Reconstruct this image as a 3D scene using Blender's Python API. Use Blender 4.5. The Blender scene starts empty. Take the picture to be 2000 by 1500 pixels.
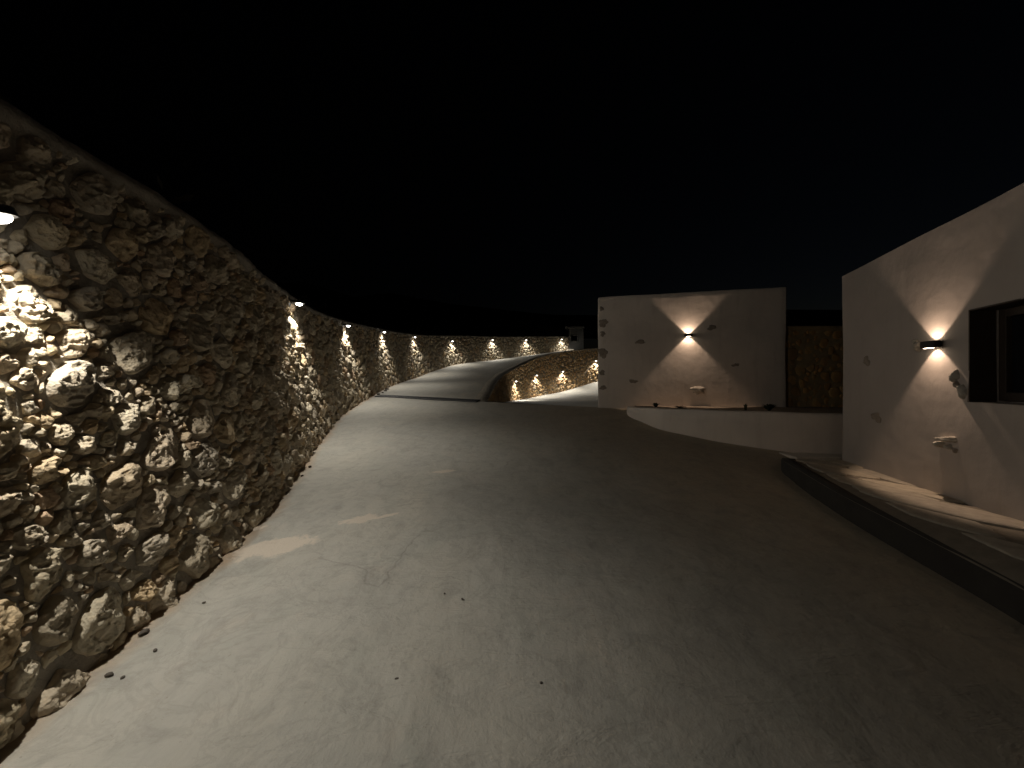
import bpy, math, random
import numpy as np
from mathutils import Vector, Matrix

# ------------------------------------------------------------------ camera, sky, exposure
scn = bpy.context.scene
CAMZ = 1.68                      # eye height; below, "rel" heights are measured from the eye
cam_d = bpy.data.cameras.new("camera")
cam_d.sensor_width = 36.0
cam_d.lens = 13.5
cam_d.clip_start = 0.05
cam_d.clip_end = 3000
cam = bpy.data.objects.new("camera", cam_d)
scn.collection.objects.link(cam)
cam.location = (0, 0, CAMZ)
cam.rotation_euler = (math.radians(90), 0, 0)
scn.camera = cam

world = bpy.data.worlds.new("World")
scn.world = world
world.use_nodes = True
wn = world.node_tree.nodes
wl = world.node_tree.links
wn.clear()
wo = wn.new("ShaderNodeOutputWorld")
wb = wn.new("ShaderNodeBackground")
ws = wn.new("ShaderNodeTexSky")
ws.sky_type = 'NISHITA'
ws.sun_disc = False
ws.sun_elevation = math.radians(-5.3)      # the sun is well below the horizon
ws.sun_rotation = math.radians(60)
wb.inputs[1].default_value = 0.05
wl.new(ws.outputs[0], wb.inputs[0])
wl.new(wb.outputs[0], wo.inputs[0])

scn.view_settings.view_transform = 'Standard'
scn.view_settings.look = 'None'
scn.view_settings.gamma = 1.0
scn.view_settings.use_curve_mapping = False
scn.view_settings.exposure = 0.0
scn.render.engine = 'CYCLES'
scn.cycles.use_denoising = True
scn.cycles.max_bounces = 8
scn.cycles.diffuse_bounces = 5
scn.cycles.sample_clamp_indirect = 4.0

WALL_LAMP_W = 105.0
SCONCE_W = 30.0
WARM_WHITE = (1.0, 0.945, 0.84)
LAMP_FILL_W = 38.0
AMBER = (1.0, 0.73, 0.53)

rng = np.random.default_rng(7)
random.seed(7)
C = scn.collection

# ------------------------------------------------------------------ helpers
def link(o, parent=None):
    C.objects.link(o)
    if parent is not None:
        o.parent = parent
    return o

def mesh_obj(name, verts, faces, mat=None, parent=None, smooth=False, loc=None, tint=None):
    me = bpy.data.meshes.new(name)
    verts = np.asarray(verts, dtype=float)
    if loc is not None:
        verts = verts - np.asarray(loc, dtype=float)
    me.from_pydata(verts.tolist(), [], [tuple(int(i) for i in f) for f in faces])
    me.update()
    if mat is not None:
        me.materials.append(mat)
    if smooth:
        me.polygons.foreach_set("use_smooth", [True] * len(me.polygons))
    if tint is not None:
        at = me.attributes.new("tint", 'FLOAT', 'POINT')
        at.data.foreach_set("value", np.asarray(tint, dtype=np.float32))
    o = bpy.data.objects.new(name, me)
    link(o, parent)
    if loc is not None:
        o.location = loc
    return o

def tag(o, label=None, cat=None, group=None, kind=None):
    if label: o['label'] = label
    if cat: o['category'] = cat
    if group: o['group'] = group
    if kind: o['kind'] = kind
    return o

def empty(name, loc=(0, 0, 0), rz=0.0, parent=None):
    o = bpy.data.objects.new(name, None)
    o.empty_display_size = 0.2
    o.location = loc
    o.rotation_euler = (0, 0, rz)
    return link(o, parent)

class MB:
    def __init__(s):
        s.v = []; s.f = []
    def add(s, v, f):
        n = len(s.v)
        s.v += [tuple(p) for p in v]
        s.f += [tuple(i + n for i in q) for q in f]
    def box(s, c, d, rz=0.0, rx=0.0):
        cx, cy, cz = c; a, b, h = d[0] / 2, d[1] / 2, d[2] / 2
        m = Matrix.Rotation(rz, 3, 'Z') @ Matrix.Rotation(rx, 3, 'X')
        pts = [(-a, -b, -h), (a, -b, -h), (a, b, -h), (-a, b, -h), (-a, -b, h), (a, -b, h), (a, b, h), (-a, b, h)]
        s.add([tuple(m @ Vector(p) + Vector(c)) for p in pts],
              [(3, 2, 1, 0), (4, 5, 6, 7), (0, 1, 5, 4), (1, 2, 6, 5), (2, 3, 7, 6), (3, 0, 4, 7)])
    def build(s, name, mat, parent=None, smooth=False, loc=None):
        return mesh_obj(name, s.v, s.f, mat, parent, smooth, loc)

def bevel(o, w, seg=2):
    m = o.modifiers.new("bevel", 'BEVEL')
    m.width = w; m.segments = seg; m.limit_method = 'ANGLE'
    return o

def catmull(pts, per=24):
    p = np.asarray(pts, float)
    p = np.vstack([2 * p[0] - p[1], p, 2 * p[-1] - p[-2]])
    out = []
    for i in range(1, len(p) - 2):
        p0, p1, p2, p3 = p[i - 1], p[i], p[i + 1], p[i + 2]
        # centripetal-ish: use chord-scaled tangents
        d0 = np.linalg.norm((p1 - p0)[:2]) + 1e-6; d1 = np.linalg.norm((p2 - p1)[:2]) + 1e-6; d2 = np.linalg.norm((p3 - p2)[:2]) + 1e-6
        m1 = ((p1 - p0) / d0 * d1 + (p2 - p1) / d1 * d0) / (d0 + d1) * d1
        m2 = ((p2 - p1) / d1 * d2 + (p3 - p2) / d2 * d1) / (d1 + d2) * d1
        for k in range(per):
            t = k / per
            h00 = 2*t**3 - 3*t**2 + 1; h10 = t**3 - 2*t**2 + t; h01 = -2*t**3 + 3*t**2; h11 = t**3 - t**2
            out.append(h00 * p1 + h10 * m1 + h01 * p2 + h11 * m2)
    out.append(p[-2])
    return np.array(out)

_perm = np.random.default_rng(3).random(4096)
def vnoise(p):
    p = np.asarray(p, float)
    i = np.floor(p).astype(np.int64); f = p - i
    f = f * f * (3 - 2 * f)
    def h(a, b, c):
        return _perm[((a * 73856093) ^ (b * 19349663) ^ (c * 83492791)) & 4095]
    x, y, z = i[..., 0], i[..., 1], i[..., 2]
    r = 0
    for dx in (0, 1):
        for dy in (0, 1):
            for dz in (0, 1):
                w = (f[..., 0] if dx else 1 - f[..., 0]) * (f[..., 1] if dy else 1 - f[..., 1]) * (f[..., 2] if dz else 1 - f[..., 2])
                r = r + w * h(x + dx, y + dy, z + dz)
    return r * 2 - 1

def grid_faces(nu, nv):
    f = []
    for i in range(nu - 1):
        for j in range(nv - 1):
            a = i * nv + j
            f.append((a, a + nv, a + nv + 1, a + 1))
    return f

# ------------------------------------------------------------------ materials
def new_mat(name):
    m = bpy.data.materials.new(name)
    m.use_nodes = True
    n = m.node_tree.nodes; l = m.node_tree.links
    b = n["Principled BSDF"]
    return m, n, l, b

def coords(n, l, scale=(1, 1, 1), space='Object'):
    tc = n.new("ShaderNodeTexCoord")
    mp = n.new("ShaderNodeMapping")
    mp.inputs['Scale'].default_value = scale
    l.new(tc.outputs[space], mp.inputs[0])
    return mp.outputs[0]

def world_coords(n, l, scale=(1, 1, 1), rot=(0, 0, 0)):
    g = n.new("ShaderNodeNewGeometry")
    mp = n.new("ShaderNodeMapping")
    mp.inputs['Scale'].default_value = scale
    mp.inputs['Rotation'].default_value = rot
    l.new(g.outputs['Position'], mp.inputs[0])
    return mp.outputs[0]

def noise(n, l, vec, scale, detail=5, rough=0.6, dist=0.0):
    t = n.new("ShaderNodeTexNoise")
    t.inputs['Scale'].default_value = scale
    t.inputs['Detail'].default_value = detail
    t.inputs['Roughness'].default_value = rough
    t.inputs['Distortion'].default_value = dist
    l.new(vec, t.inputs['Vector'])
    return t.outputs['Fac']

def ramp(n, l, fac, stops):
    r = n.new("ShaderNodeValToRGB")
    e = r.color_ramp.elements
    while len(e) > 1: e.remove(e[-1])
    e[0].position = stops[0][0]; e[0].color = (*stops[0][1], 1) if len(stops[0][1]) == 3 else stops[0][1]
    for p, c in stops[1:]:
        q = e.new(p); q.color = (*c, 1)
    l.new(fac, r.inputs[0])
    return r.outputs[0]

def mix(n, l, fac, a, b, mode='MIX'):
    m = n.new("ShaderNodeMix"); m.data_type = 'RGBA'; m.blend_type = mode
    for sock, v in ((m.inputs['Factor'], fac), (m.inputs[6], a), (m.inputs[7], b)):
        if isinstance(v, (int, float)): sock.default_value = v
        elif isinstance(v, tuple): sock.default_value = (*v, 1)
        else: l.new(v, sock)
    return m.outputs[2]

def math_(n, l, op, a, b=None, c=None, clamp=False):
    m = n.new("ShaderNodeMath"); m.operation = op; m.use_clamp = clamp
    for i, v in enumerate((a, b, c)):
        if v is None: continue
        if isinstance(v, (int, float)): m.inputs[i].default_value = v
        else: l.new(v, m.inputs[i])
    return m.outputs[0]

def bump(n, l, b, height, strength, dist, prev=None):
    u = n.new("ShaderNodeBump")
    u.inputs['Strength'].default_value = strength
    u.inputs['Distance'].default_value = dist
    l.new(height, u.inputs['Height'])
    if prev is not None: l.new(prev, u.inputs['Normal'])
    l.new(u.outputs[0], b.inputs['Normal'])
    return u.outputs[0]

def g(v): return (v, v, v)

def stone_material(name, warm=0.0, hue=(1, 1, 1)):
    m, n, l, b = new_mat(name)
    at = n.new("ShaderNodeAttribute"); at.attribute_name = "tint"
    w = warm
    col = ramp(n, l, at.outputs['Fac'], [
        (0.0, (.26 + w, .23, .185 - w)), (.18, (.36 + w, .315, .25 - w)), (.36, (.30, .27, .23)), (.52, (.40, .31, .205)),
        (.62, (.33, .29, .22)), (.78, (.42, .38, .315)), (.9, (.30, .215, .15)), (1.0, (.38, .345, .28))])
    v = world_coords(n, l)
    n1 = noise(n, l, v, 9, 6, .65)
    n2 = noise(n, l, v, 38, 5, .7)
    col = mix(n, l, .75, col, ramp(n, l, n1, [(.28, g(.76)), (.5, g(1.0)), (.75, g(1.16))]), 'MULTIPLY')
    col = mix(n, l, math_(n, l, 'MULTIPLY', ramp(n, l, n2, [(.5, g(0)), (.75, g(1))]), .35), col, (.42, .30, .17))
    col = mix(n, l, 1.0, col, hue, 'MULTIPLY')
    l.new(col, b.inputs['Base Color'])
    b.inputs['Roughness'].default_value = .93
    b.inputs['Specular IOR Level'].default_value = .25
    vo = n.new("ShaderNodeTexVoronoi"); vo.inputs['Scale'].default_value = 62
    l.new(v, vo.inputs['Vector'])
    pit = math_(n, l, 'MULTIPLY', vo.outputs['Distance'], noise(n, l, v, 14, 3, .5))
    u = bump(n, l, b, n2, .65, .010)
    u = bump(n, l, b, pit, .7, .012, u)
    bump(n, l, b, noise(n, l, v, 140, 3, .6), .4, .003, u)
    return m

M = {}
M['stone'] = stone_material("limestone_rubble", 0, (1.47, 1.43, 1.32))
M['tan_stone'] = stone_material("tan_rubble", .03, (1.5, 1.26, .94))

def simple(name, col, rough=.8, var=.12, scale=6, bmp=.2, bscale=40, bd=.004, metal=0.0, spec=.4):
    m, n, l, b = new_mat(name)
    v = world_coords(n, l)
    c = mix(n, l, 1.0, col, ramp(n, l, noise(n, l, v, scale, 6, .6), [(.25, g(1 - var)), (.75, g(1 + var))]), 'MULTIPLY')
    l.new(c, b.inputs['Base Color'])
    b.inputs['Roughness'].default_value = rough
    b.inputs['Metallic'].default_value = metal
    b.inputs['Specular IOR Level'].default_value = spec
    if bmp: bump(n, l, b, noise(n, l, v, bscale, 5, .65), bmp, bd)
    return m

M['mortar'] = simple("earth_mortar", (.29, .255, .205), .95, .3, 8, .9, 30, .02)
M['ochre_mortar'] = simple("ochre_mortar", (.56, .41, .22), .95, .3, 5, .5, 30, .01)
M['soil'] = simple("dark_soil", (.09, .07, .05), .95, .35, 3, .8, 12, .05)
M['plant_soil'] = simple("planter_soil", (.34, .275, .21), .95, .35, 12, .8, 30, .02)
M['metal'] = simple("dark_bronze", (.035, .030, .027), .5, .1, 20, .1, 120, .001, .6)
M['lamp_metal'] = simple("grey_lamp_metal", (.16, .16, .16), .45, .1, 20, .1, 120, .001, .7)
M['iron'] = simple("drain_iron", (.085, .085, .087), .6, .2, 20, .3, 90, .002, .5)
M['pit'] = simple("drain_pit", (.04, .037, .034), .95, .2, 10, .3, 60, .004)
M['wood'] = simple("dark_wood", (.045, .030, .020), .55, .25, 14, .3, 60, .002)
M['pebble'] = simple("pebble_stone", (.10, .085, .07), .9, .3, 60, .5, 150, .002)
M['leaf'] = simple("dull_leaf", (.045, .06, .028), .7, .35, 25, 0)
M['shrub'] = simple("dry_shrub_leaf", (.06, .055, .035), .8, .35, 3, 0)
M['twig'] = simple("dry_twig", (.09, .065, .045), .9, .2, 20, 0)
M['hut'] = simple("grey_concrete", (.06, .059, .056), .9, .18, 3, .4, 25, .006)
M['kerb'] = simple("shaded_kerb_concrete", (.04, .035, .03), .9, .25, 5, .5, 40, .005)  # the kerb's shade is put into its base colour
M['patch'] = simple("exposed_stone", (.34, .28, .225), .95, .3, 14, .9, 35, .01)
M['pale_stone'] = simple("pale_jutting_stone", (.52, .47, .40), .95, .25, 14, 1.0, 35, .012)
M['step'] = simple("limewashed_step", (.62, .56, .48), .85, .12, 6, .3, 40, .004)

def plaster(name, col):
    m, n, l, b = new_mat(name)
    v = world_coords(n, l)
    a = noise(n, l, v, 1.1, 6, .6, .4)
    c = mix(n, l, 1.0, col, ramp(n, l, a, [(.25, g(.86)), (.5, g(1.0)), (.78, g(1.08))]), 'MULTIPLY')
    d = noise(n, l, world_coords(n, l, (5, 5, .8)), 1.6, 5, .65)
    c = mix(n, l, math_(n, l, 'MULTIPLY', ramp(n, l, d, [(.52, g(0)), (.8, g(1))]), .22), c, (.33, .26, .19))
    l.new(c, b.inputs['Base Color'])
    b.inputs['Roughness'].default_value = .92
    b.inputs['Specular IOR Level'].default_value = .2
    u = bump(n, l, b, noise(n, l, v, 3.2, 3, .5), .35, .03)
    bump(n, l, b, noise(n, l, v, 60, 4, .7), .25, .003, u)
    return m
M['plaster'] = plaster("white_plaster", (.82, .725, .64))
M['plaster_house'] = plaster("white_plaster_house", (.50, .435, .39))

def concrete():
    m, n, l, b = new_mat("trowelled_concrete")
    v = world_coords(n, l)
    base = ramp(n, l, noise(n, l, v, .7, 7, .62, .6), [(.25, (.37, .365, .345)), (.45, (.44, .43, .405)), (.6, (.46, .445, .41)), (.8, (.51, .485, .44))])
    # cloudy greenish / pinkish tone shifts of the pour
    base = mix(n, l, math_(n, l, 'MULTIPLY', ramp(n, l, noise(n, l, v, 1.9, 5, .6, .8), [(.5, g(0)), (.72, g(1))]), .35), base, (.38, .395, .365))
    base = mix(n, l, math_(n, l, 'MULTIPLY', ramp(n, l, noise(n, l, v, 3.4, 5, .6), [(.55, g(0)), (.78, g(1))]), .4), base, (.53, .475, .42))
    # specks and pits
    sp = noise(n, l, v, 34, 3, .7)
    base = mix(n, l, math_(n, l, 'MULTIPLY', ramp(n, l, sp, [(.66, g(0)), (.74, g(1))]), .55), base, (.22, .205, .18))
    base = mix(n, l, math_(n, l, 'MULTIPLY', ramp(n, l, noise(n, l, v, 21, 4, .7), [(.68, g(0)), (.76, g(1))]), .4), base, (.62, .60, .56))
    # soil washed along the foot of the stone wall
    at = n.new("ShaderNodeAttribute"); at.attribute_name = "edge"
    e = math_(n, l, 'ADD', at.outputs['Fac'], math_(n, l, 'MULTIPLY', math_(n, l, 'SUBTRACT', noise(n, l, v, 2.2, 5, .6), .5), .35))
    base = mix(n, l, math_(n, l, 'MULTIPLY', ramp(n, l, e, [(.02, g(1)), (.16, g(0))]), .7), base, (.43, .30, .19))
    warm_cast = math_(n, l, 'ADD', at.outputs['Fac'], math_(n, l, 'MULTIPLY', math_(n, l, 'SUBTRACT', noise(n, l, v, .6, 4, .6), .5), 2.5))  # warm sconce light painted into the concrete, browner away from the wall
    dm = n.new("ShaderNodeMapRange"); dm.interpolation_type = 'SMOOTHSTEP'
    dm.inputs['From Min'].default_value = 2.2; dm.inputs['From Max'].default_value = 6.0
    l.new(warm_cast, dm.inputs['Value'])
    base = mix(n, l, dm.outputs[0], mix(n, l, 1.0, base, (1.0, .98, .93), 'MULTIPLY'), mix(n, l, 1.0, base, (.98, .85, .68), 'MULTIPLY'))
    # damp / worn blotches and hairline cracks
    base = mix(n, l, math_(n, l, 'MULTIPLY', ramp(n, l, noise(n, l, v, 5.5, 6, .7, 1.0), [(.50, g(0)), (.68, g(1))]), .38), base, (.26, .25, .225))
    stk = noise(n, l, world_coords(n, l, (1.0, .22, 1.0), (0, 0, math.radians(-14))), 9.0, 6, .7, .6)
    base = mix(n, l, .38, base, ramp(n, l, stk, [(.30, g(.80)), (.5, g(1.0)), (.72, g(1.12))]), 'MULTIPLY')
    base = mix(n, l, math_(n, l, 'MULTIPLY', ramp(n, l, noise(n, l, v, 2.6, 6, .65, 1.2), [(.46, g(0)), (.5, g(1)), (.54, g(0))]), .22), base, (.23, .215, .19))
    cw = n.new("ShaderNodeVectorMath"); cw.operation = 'MULTIPLY_ADD'
    nz = n.new("ShaderNodeTexNoise"); nz.inputs['Scale'].default_value = 2.2; nz.inputs['Detail'].default_value = 5
    l.new(v, nz.inputs['Vector']); l.new(nz.outputs['Color'], cw.inputs[0])
    cw.inputs[1].default_value = (.55, .55, .0); l.new(v, cw.inputs[2])
    vc = n.new("ShaderNodeTexVoronoi"); vc.feature = 'DISTANCE_TO_EDGE'; vc.inputs['Scale'].default_value = .42
    l.new(cw.outputs[0], vc.inputs['Vector'])
    crack = math_(n, l, 'MULTIPLY', ramp(n, l, vc.outputs['Distance'], [(.0, g(1)), (.006, g(0))]), ramp(n, l, noise(n, l, v, .9, 3, .5), [(.57, g(0)), (.66, g(1))]))
    base = mix(n, l, math_(n, l, 'MULTIPLY', crack, .32), base, (.12, .11, .10))
    # spilled pale plaster patches, each with its own place and outline
    geo = n.new("ShaderNodeNewGeometry")
    for (px, py, rx, ry, rot) in ((-1.95, 3.16, .36, .16, .35), (-1.45, 3.66, .20, .09, .5), (-1.22, 3.74, .16, .035, .6), (-.88, 4.97, .17, .06, .3), (-2.35, 3.42, .18, .05, .5)):
        mp = n.new("ShaderNodeMapping"); mp.vector_type = 'TEXTURE'
        mp.inputs['Location'].default_value = (px, py, .4)
        mp.inputs['Rotation'].default_value = (0, 0, rot)
        mp.inputs['Scale'].default_value = (rx, ry, 3.0)
        l.new(geo.outputs['Position'], mp.inputs[0])
        ln = n.new("ShaderNodeVectorMath"); ln.operation = 'LENGTH'
        l.new(mp.outputs[0], ln.inputs[0])
        dd = math_(n, l, 'ADD', ln.outputs['Value'], math_(n, l, 'MULTIPLY', math_(n, l, 'SUBTRACT', noise(n, l, v, 7, 5, .7, .5), .5), 2.0))
        base = mix(n, l, math_(n, l, 'MULTIPLY', ramp(n, l, dd, [(.7, g(1)), (.95, g(0))]), .8), base, (.66, .57, .47))
    l.new(base, b.inputs['Base Color'])
    b.inputs['Roughness'].default_value = .78
    b.inputs['Specular IOR Level'].default_value = .3
    # relief: slow waves, trowel ridges dragged along the drive, fine sand
    tr = noise(n, l, world_coords(n, l, (1.0, .16, 1.0), (0, 0, math.radians(-18))), 5.0, 6, .65, .5)
    tr2 = noise(n, l, world_coords(n, l, (.22, 1.0, 1.0), (0, 0, math.radians(25))), 6.0, 5, .6, .8)
    u = bump(n, l, b, noise(n, l, v, 1.6, 4, .5, .3), .8, .05)
    u = bump(n, l, b, tr, .45, .012, u)
    u = bump(n, l, b, ramp(n, l, tr2, [(.5, g(0)), (.56, g(1)), (.8, g(.8))]), .3, .008, u)
    u = bump(n, l, b, sp, .6, .007, u)
    bump(n, l, b, noise(n, l, v, 120, 3, .6), .25, .002, u)
    return m
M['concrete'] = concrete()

def flag_mat():
    m, n, l, b = new_mat("crazy_paving_stone")
    oi = n.new("ShaderNodeObjectInfo")
    v = world_coords(n, l)
    c = ramp(n, l, oi.outputs['Random'], [(0, (.40, .34, .26)), (.3, (.50, .43, .33)), (.6, (.36, .31, .245)), (1, (.56, .50, .40))])
    c = mix(n, l, .8, c, ramp(n, l, noise(n, l, v, 9, 6, .65), [(.25, g(.6)), (.75, g(1.25))]), 'MULTIPLY')
    l.new(c, b.inputs['Base Color'])
    b.inputs['Roughness'].default_value = .7
    bump(n, l, b, noise(n, l, v, 14, 5, .6), .5, .012)
    return m
M['flag'] = flag_mat()
M['joint'] = simple("paving_joint_mortar", (.21, .18, .14), .95, .2, 12, .6, 50, .006)

def emitter(name, col, s):
    m, n, l, b = new_mat(name)
    b.inputs['Base Color'].default_value = (.8, .8, .8, 1)
    b.inputs['Emission Color'].default_value = (*col, 1)
    b.inputs['Emission Strength'].default_value = s
    return m
M['lens_white'] = emitter("lit_lens_white", (1, .95, .86), 14)
M['lens_amber'] = emitter("lit_lens_amber", (1, .80, .58), 14)
def glass():
    m, n, l, b = new_mat("dark_window_glass")
    b.inputs['Base Color'].default_value = (.01, .01, .012, 1)
    b.inputs['Roughness'].default_value = .06
    return m
M['glass'] = glass()

# ------------------------------------------------------------------ ground and roads
def plane_z(y):                       # rel height of the sloping forecourt
    return -1.68 + .109 * y

# foot of the tall wall: x, y, rel z, wall height
LEFT = [(-1.75, -6.0, plane_z(-6), 2.95), (-1.78, -3.0, plane_z(-3), 2.95), (-1.93, 0.0, plane_z(0), 2.92), (-2.10, 1.57, plane_z(1.57), 2.87),
        (-2.19, 2.2, plane_z(2.2), 2.82), (-2.27, 3.0, plane_z(3.0), 2.72), (-2.36, 3.6, plane_z(3.6), 2.62), (-2.66, 4.64, plane_z(4.64), 2.46),
        (-3.0, 5.7, plane_z(5.7), 2.38), (-3.47, 7.2, plane_z(7.2), 2.30), (-3.85, 8.6, plane_z(8.6), 2.27), (-4.12, 10.0, plane_z(10), 2.24),
        (-4.38, 12.0, plane_z(12), 2.2), (-4.62, 14.3, -.13, 2.18), (-4.82, 17.0, .10, 2.2), (-4.81, 19.5, .34, 2.2), (-4.40, 22.0, .77, 2.02),
        (-3.68, 24.0, 1.18, 1.87), (-1.36, 27.5, 1.72, 1.70), (1.13, 30.3, 2.22, 1.54), (4.23, 32.7, 2.79, 1.28), (5.05, 33.2, 2.9, 1.2)]
RIGHT = [(-.75, 10.98, -.49, -.56), (-.68, 12.5, -.26, -.62), (-.60, 15.0, .06, -.73), (-.33, 18.5, .47, -.86), (.14, 21.5, .85, -.92),
         (.94, 23.5, 1.32, -.88), (2.0, 25.0, 1.8, -.73), (3.5, 26.3, 2.2, -.49), (6.16, 27.5, 2.57, .22), (9.0, 28.6, 2.9, .8)]
LC = catmull(LEFT, 24)
RC = catmull(RIGHT, 24)

def arclen(p):
    d = np.linalg.norm(np.diff(p[:, :2], axis=0), axis=1)
    return np.concatenate([[0], np.cumsum(d)])

def xl_at(y):
    return np.interp(y, LC[:, 1], LC[:, 0])

def und(x, y, a=.012):
    p = np.stack([x * .8, y * .8, np.zeros_like(x)], -1)
    q = np.stack([x * 2.6, y * 2.6, np.ones_like(x)], -1)
    return a * vnoise(p) + a * .35 * vnoise(q)

def sheet(name, X, Y, Z, mat, edge=None, kind='structure', label=None):
    nu, nv = X.shape
    v = np.stack([X, Y, Z + CAMZ], -1).reshape(-1, 3)
    o = mesh_obj(name, v, grid_faces(nu, nv), mat, smooth=True)
    if edge is not None:
        at = o.data.attributes.new("edge", 'FLOAT', 'POINT')
        at.data.foreach_set("value", edge.reshape(-1).astype(np.float32))
    o.data.update()
    # make sure the faces look up
    if o.data.polygons[len(o.data.polygons) // 2].normal.z < 0:
        o.data.flip_normals()
    tag(o, kind=kind)
    return o

# forecourt
q = np.linspace(0, 1, 150) ** 1.15
vv = np.linspace(0, 1, 190)
Q, V = np.meshgrid(q, vv, indexing='ij')
xe = -4.38 + Q * (14 + 4.38)
ye = np.maximum(12.0 - .325 * (xe + 4.38), 8.6)
Yg = -8 + V * (ye + 8)
XL = xl_at(Yg) - .12
Xg = XL + Q * (14 - XL)
Zg = plane_z(Yg) + und(Xg, Yg)
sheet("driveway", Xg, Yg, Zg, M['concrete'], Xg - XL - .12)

# ramp going up along the tall wall
iL = np.where(LC[:, 1] >= 11.95)[0][0]
ls = LC[iL:]; ls = np.vstack([ls, [[8.0, 34.8, 3.25, 1.0]]])
def resample(p, n):
    s = arclen(p); t = np.linspace(0, s[-1], n)
    return np.stack([np.interp(t, s, p[:, k]) for k in range(p.shape[1])], -1)
A = resample(ls, 150); B = resample(RC, 150)
# starting edge lies on the drain line
w = np.linspace(0, 1, 40)[None, :, None]
R3 = A[:, None, :3] * (1 - w) + B[:, None, :3] * w
X, Y, Z = R3[..., 0].copy(), R3[..., 1], R3[..., 2].copy()
X[:, 0] -= .1
edge = np.linalg.norm(R3[..., :2] - R3[:, :1, :2], axis=-1)
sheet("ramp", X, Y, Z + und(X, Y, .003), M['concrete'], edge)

# lower road behind the small building
LR = np.array([(2.3, 9.85, -.6), (4, 12, -.70), (6, 15, -.76), (8, 18, -.80), (10, 20.5, -.80), (12, 22.5, -.6), (14, 24, -.3), (17, 25.5, .3), (20, 26.5, .9)], float)
LRc = resample(catmull(LR, 12), 120)
Bb = resample(RC, 120)
R3 = Bb[:, None, [0, 1, 3]] * (1 - w) + LRc[:, None, :3] * w
X, Y, Z = R3[..., 0], R3[..., 1], R3[..., 2].copy()
Z[0] = plane_z(Y[0]) - .004
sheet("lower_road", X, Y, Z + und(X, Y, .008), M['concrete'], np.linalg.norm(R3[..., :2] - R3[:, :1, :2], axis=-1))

# far ground below everything, out to the horizon
gx = np.linspace(-900, 900, 40); gy = np.linspace(-900, 900, 40)
GX, GY = np.meshgrid(gx, gy, indexing='ij')
sheet("ground", GX, GY, np.full_like(GX, -3.3), M['soil'])

# ------------------------------------------------------------------ rubble walls
class WallCurve:
    """s along the foot, h up the face, n out of the face."""
    def __init__(s, pts, side, batter):
        s.p = pts; s.s = arclen(pts); s.L = s.s[-1]; s.batter = batter
        t = np.gradient(pts[:, :2], axis=0)
        t /= np.linalg.norm(t, axis=1)[:, None]
        s.nrm = np.stack([t[:, 1], -t[:, 0]], -1) * side
    def at(s, u):
        return np.stack([np.interp(u, s.s, s.p[:, k]) for k in range(s.p.shape[1])], -1)
    def H(s, u):
        return np.interp(u, s.s, s.p[:, 3])
    def world(s, u, h, n):
        b = s.at(u)
        nx = np.interp(u, s.s, s.nrm[:, 0]); ny = np.interp(u, s.s, s.nrm[:, 1])
        k = n - s.batter * h
        return np.stack([b[..., 0] + nx * k, b[..., 1] + ny * k, b[..., 2] + h + CAMZ + n * s.batter], -1)

STR = .95    # stones lie wider than tall

def throw_sites(wc, passes, r_):
    """passes: (rmin, rmax, s0, s1, tries per m2)"""
    cell = .5; gridd = {}; S = []
    for (r0, r1, s0, s1, dens) in passes:
        hm = max(wc.H(np.linspace(s0, s1, 50)))
        n = int((s1 - s0) * hm * dens)
        us = r_.uniform(s0, s1, n); hs = r_.uniform(0, 1, n) * hm; rs = r_.uniform(r0, r1, n)
        Hs = wc.H(us)
        for u, h, r, H in zip(us, hs, rs, Hs):
            if h > H - .6 * r or h < .0: continue
            v = h * STR
            ci, cj = int(u // cell), int(v // cell)
            ok = True
            for a in (-1, 0, 1):
                for b in (-1, 0, 1):
                    for k in gridd.get((ci + a, cj + b), ()):
                        x = S[k]
                        if (x[0] - u) ** 2 + (x[1] - v) ** 2 < (.9 * (x[2] + r)) ** 2:
                            ok = False; break
                    if not ok: break
                if not ok: break
            if ok:
                gridd.setdefault((ci, cj), []).append(len(S)); S.append((u, v, r))
    return np.array(S), gridd, cell

def stone_polar(i, S, gridd, cell, th, H, gap):
    u, v, r = S[i]
    ci, cj = int(u // cell), int(v // cell)
    nb = [k for a in (-1, 0, 1) for b in (-1, 0, 1) for k in gridd.get((ci + a, cj + b), ()) if k != i]
    if nb:
        d = S[nb, :2] - (u, v)
        D = np.linalg.norm(d, axis=1)
        off = (D ** 2 + r * r - S[nb, 2] ** 2) / (2 * D)
        ang = np.arctan2(d[:, 1], d[:, 0])
    else:
        off = np.zeros(0); ang = np.zeros(0)
    off = np.concatenate([off, [v + .05, H * STR - v - .05, r * 1.9, r * 1.9, r * 1.9, r * 1.9]])
    ang = np.concatenate([ang, [-math.pi / 2, math.pi / 2, 0, math.pi, .9, -2.2]])
    off = np.maximum(off - gap, .006)
    c = np.cos(th[:, None] - ang[None, :])
    inv = np.where(c > 0.02, c / off[None, :], 0)
    p = 14.0
    return (inv ** p).sum(1) ** (-1 / p)

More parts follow.
